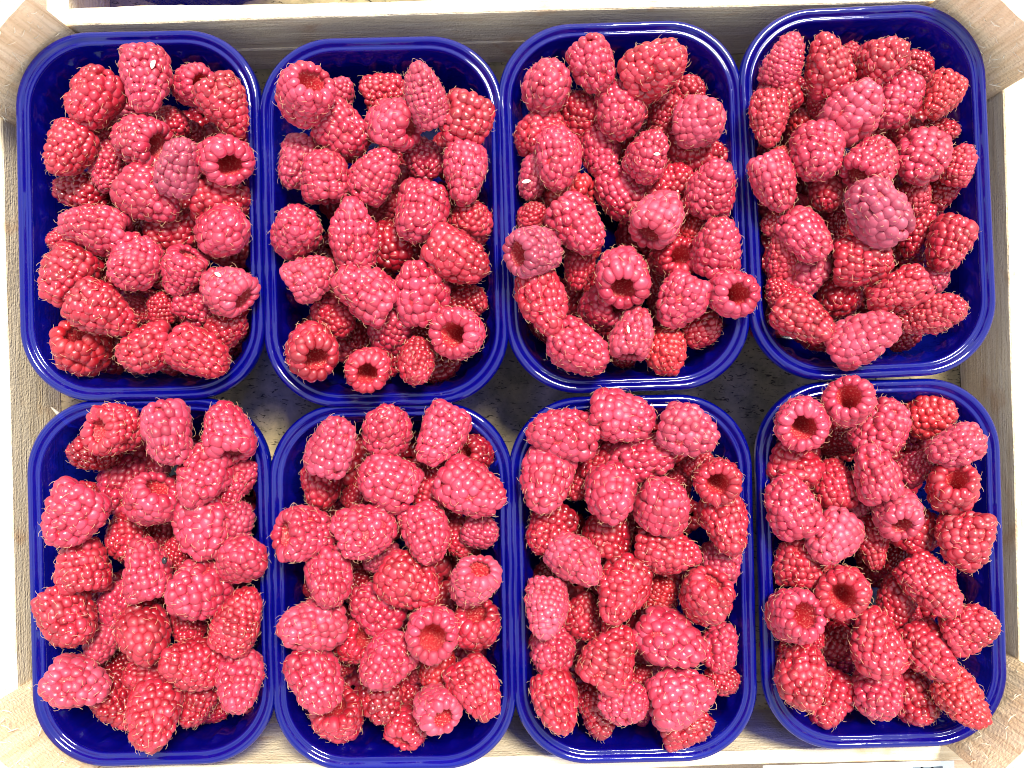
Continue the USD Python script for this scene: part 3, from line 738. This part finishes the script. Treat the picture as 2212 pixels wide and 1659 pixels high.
def top_of(px, py, extra=0.0002):
    """Height of the berry surface under a pixel (ellipsoids), for things that lie on it."""
    best = 0.02
    for b in berries:
        r_ = 0.5 * b['w'] * (D - b['z']) / F
        d = math.hypot(px - b['px'], py - b['py']) * (D - b['z']) / F
        if d < r_: best = max(best, b['z'] + math.sqrt(r_ * r_ - d * d))
    return best + extra


for px, py, ln, wd, ang, lb in (
        (331, 139, .0032, .0014, 70, 'white petal scrap on the topmost long raspberry of back-left punnet'),
        (471, 593, .0026, .0012, 150, 'white petal scrap on the pale hollow raspberry by right rim, back-left punnet'),
        (1419, 333, .0024, .0010, 0, 'thin white scrap on a raspberry in the upper middle of back middle-right punnet'),
        (1357, 711, .0030, .0010, 100, 'white scrap by the slit hollow of a pale raspberry, back middle-right punnet'),
        (1137, 392, .0034, .0013, 10, 'cream scrap on a dusky raspberry by the left rim of back middle-right punnet'),
        (88, 1294, .0036, .0018, 60, 'cream papery scrap on the left raspberry in front-left punnet'),
        (1548, 1071, .0040, .0009, 5, 'long cream scrap below the hollow raspberry, right side of front middle-right punnet'),
        (976, 1470, .0034, .0010, 150, 'curled cream scrap between raspberries, lower right of front middle-left punnet'),
        (1736, 1107, .0028, .0006, 10, 'straw-thin scrap on a raspberry at the left of front-right punnet'),
        (1072, 1000, .0030, .0011, 70, 'white scrap at the right rim of front middle-left punnet'),
        (1925, 1166, .0030, .0012, 150, 'yellowish fleck between raspberries in the middle of front-right punnet')):
    scrap(px, py, top_of(px, py), ln, wd, ang, lb)
z = top_of(355, 1211, 0.0001)
m = trimesh.creation.icosphere(2, 0.0011); m.apply_scale([0.9, 1.2, 0.8])
p = fresh('/World', 'dark_speck'); mm = usdkit.mesh(stage, p, m, black_m, True)
mm.AddTranslateOp().Set(Gf.Vec3d(*map(float, at(355, 1211, z))))
tag(p, 'tiny black bead-like speck on a pinkish raspberry in front-left punnet', 'speck')

# ------------------------------------------------------------------ the smallest and buried raspberries, one heap
pi_ = UsdGeom.PointInstancer.Define(stage, '/World/raspberries')
tag('/World/raspberries', 'dark lowest raspberries glimpsed in the gaps beneath the heaps', 'raspberries', kind='stuff')
heap_forms = []
for q in (2, 6, 9):
    parts = []
    src = stage.GetPrimAtPath(FORMS[q][0])
    for ch in src.GetAllChildren():
        if ch.GetName().startswith('drupelet'):
            g = UsdGeom.Mesh(ch)
            parts.append((np.array(g.GetPointsAttr().Get()), np.array(g.GetFaceVertexIndicesAttr().Get()).reshape(-1, 3)))
    pth = f'/World/raspberries/heap_berry_{len(heap_forms):03d}' if heap_forms else '/World/raspberries/heap_berry'
    usdkit.mesh(stage, pth, join(parts), TINT['red'], True)
    heap_forms.append((pth, FORMS[q][1]))
pos, ori, sca, idx = [], [], [], []


def heap(b, q, spin):
    k = b['w'] * (D - b['z']) / F
    u, v, d = axis_matrix(b, spin)
    m = Gf.Matrix3d(*map(float, np.vstack([u, v, d]).ravel()))
    qt = m.ExtractRotation().GetQuat()
    pos.append(Gf.Vec3f(*map(float, at(b['px'], b['py'], b['z'])))); ori.append(Gf.Quath(qt)); sca.append(Gf.Vec3f(k, k, k)); idx.append(q)


for i, b in enumerate(berries):
    if i not in single: heap(b, int(rng.integers(0, 3)), b['spin'])
for pi in range(8):   # a bottom layer under the berries that show
    cx, cy, zz, rz = pun_world[pi]
    placed = []
    mine = [b for b in berries if b['p'] == pi]
    for b in sorted(mine, key=lambda b: b['lay']):
        w = at(b['px'], b['py'], b['z'])
        z0 = (0.0150 if len(placed) % 2 else 0.0300) + zz
        if b['z'] - z0 < 0.014: continue
        loc = np.array([w[0], w[1]]); rel = (loc - [cx, cy]) * 0.92
        rel[0] = np.clip(rel[0], -0.0235, 0.0235); rel[1] = np.clip(rel[1], -0.046, 0.046)
        loc = rel + [cx, cy]
        if any(np.hypot(*(loc - q)) < 0.0145 for q in placed): continue
        placed.append(loc)
        k = F / (D - z0)
        heap(dict(px=1106 + loc[0] * k, py=829.5 - loc[1] * k, z=z0, w=0.0195 * k, ang=float(rng.uniform(0, 360)), el=float(rng.uniform(-20, 40))), int(rng.integers(0, 3)), float(rng.uniform(0, 6)))
pi_.CreatePrototypesRel().SetTargets([Sdf.Path(h[0]) for h in heap_forms])
pi_.CreatePositionsAttr(Vt.Vec3fArray(pos)); pi_.CreateOrientationsAttr(Vt.QuathArray(ori)); pi_.CreateScalesAttr(Vt.Vec3fArray(sca)); pi_.CreateProtoIndicesAttr(Vt.IntArray(idx))
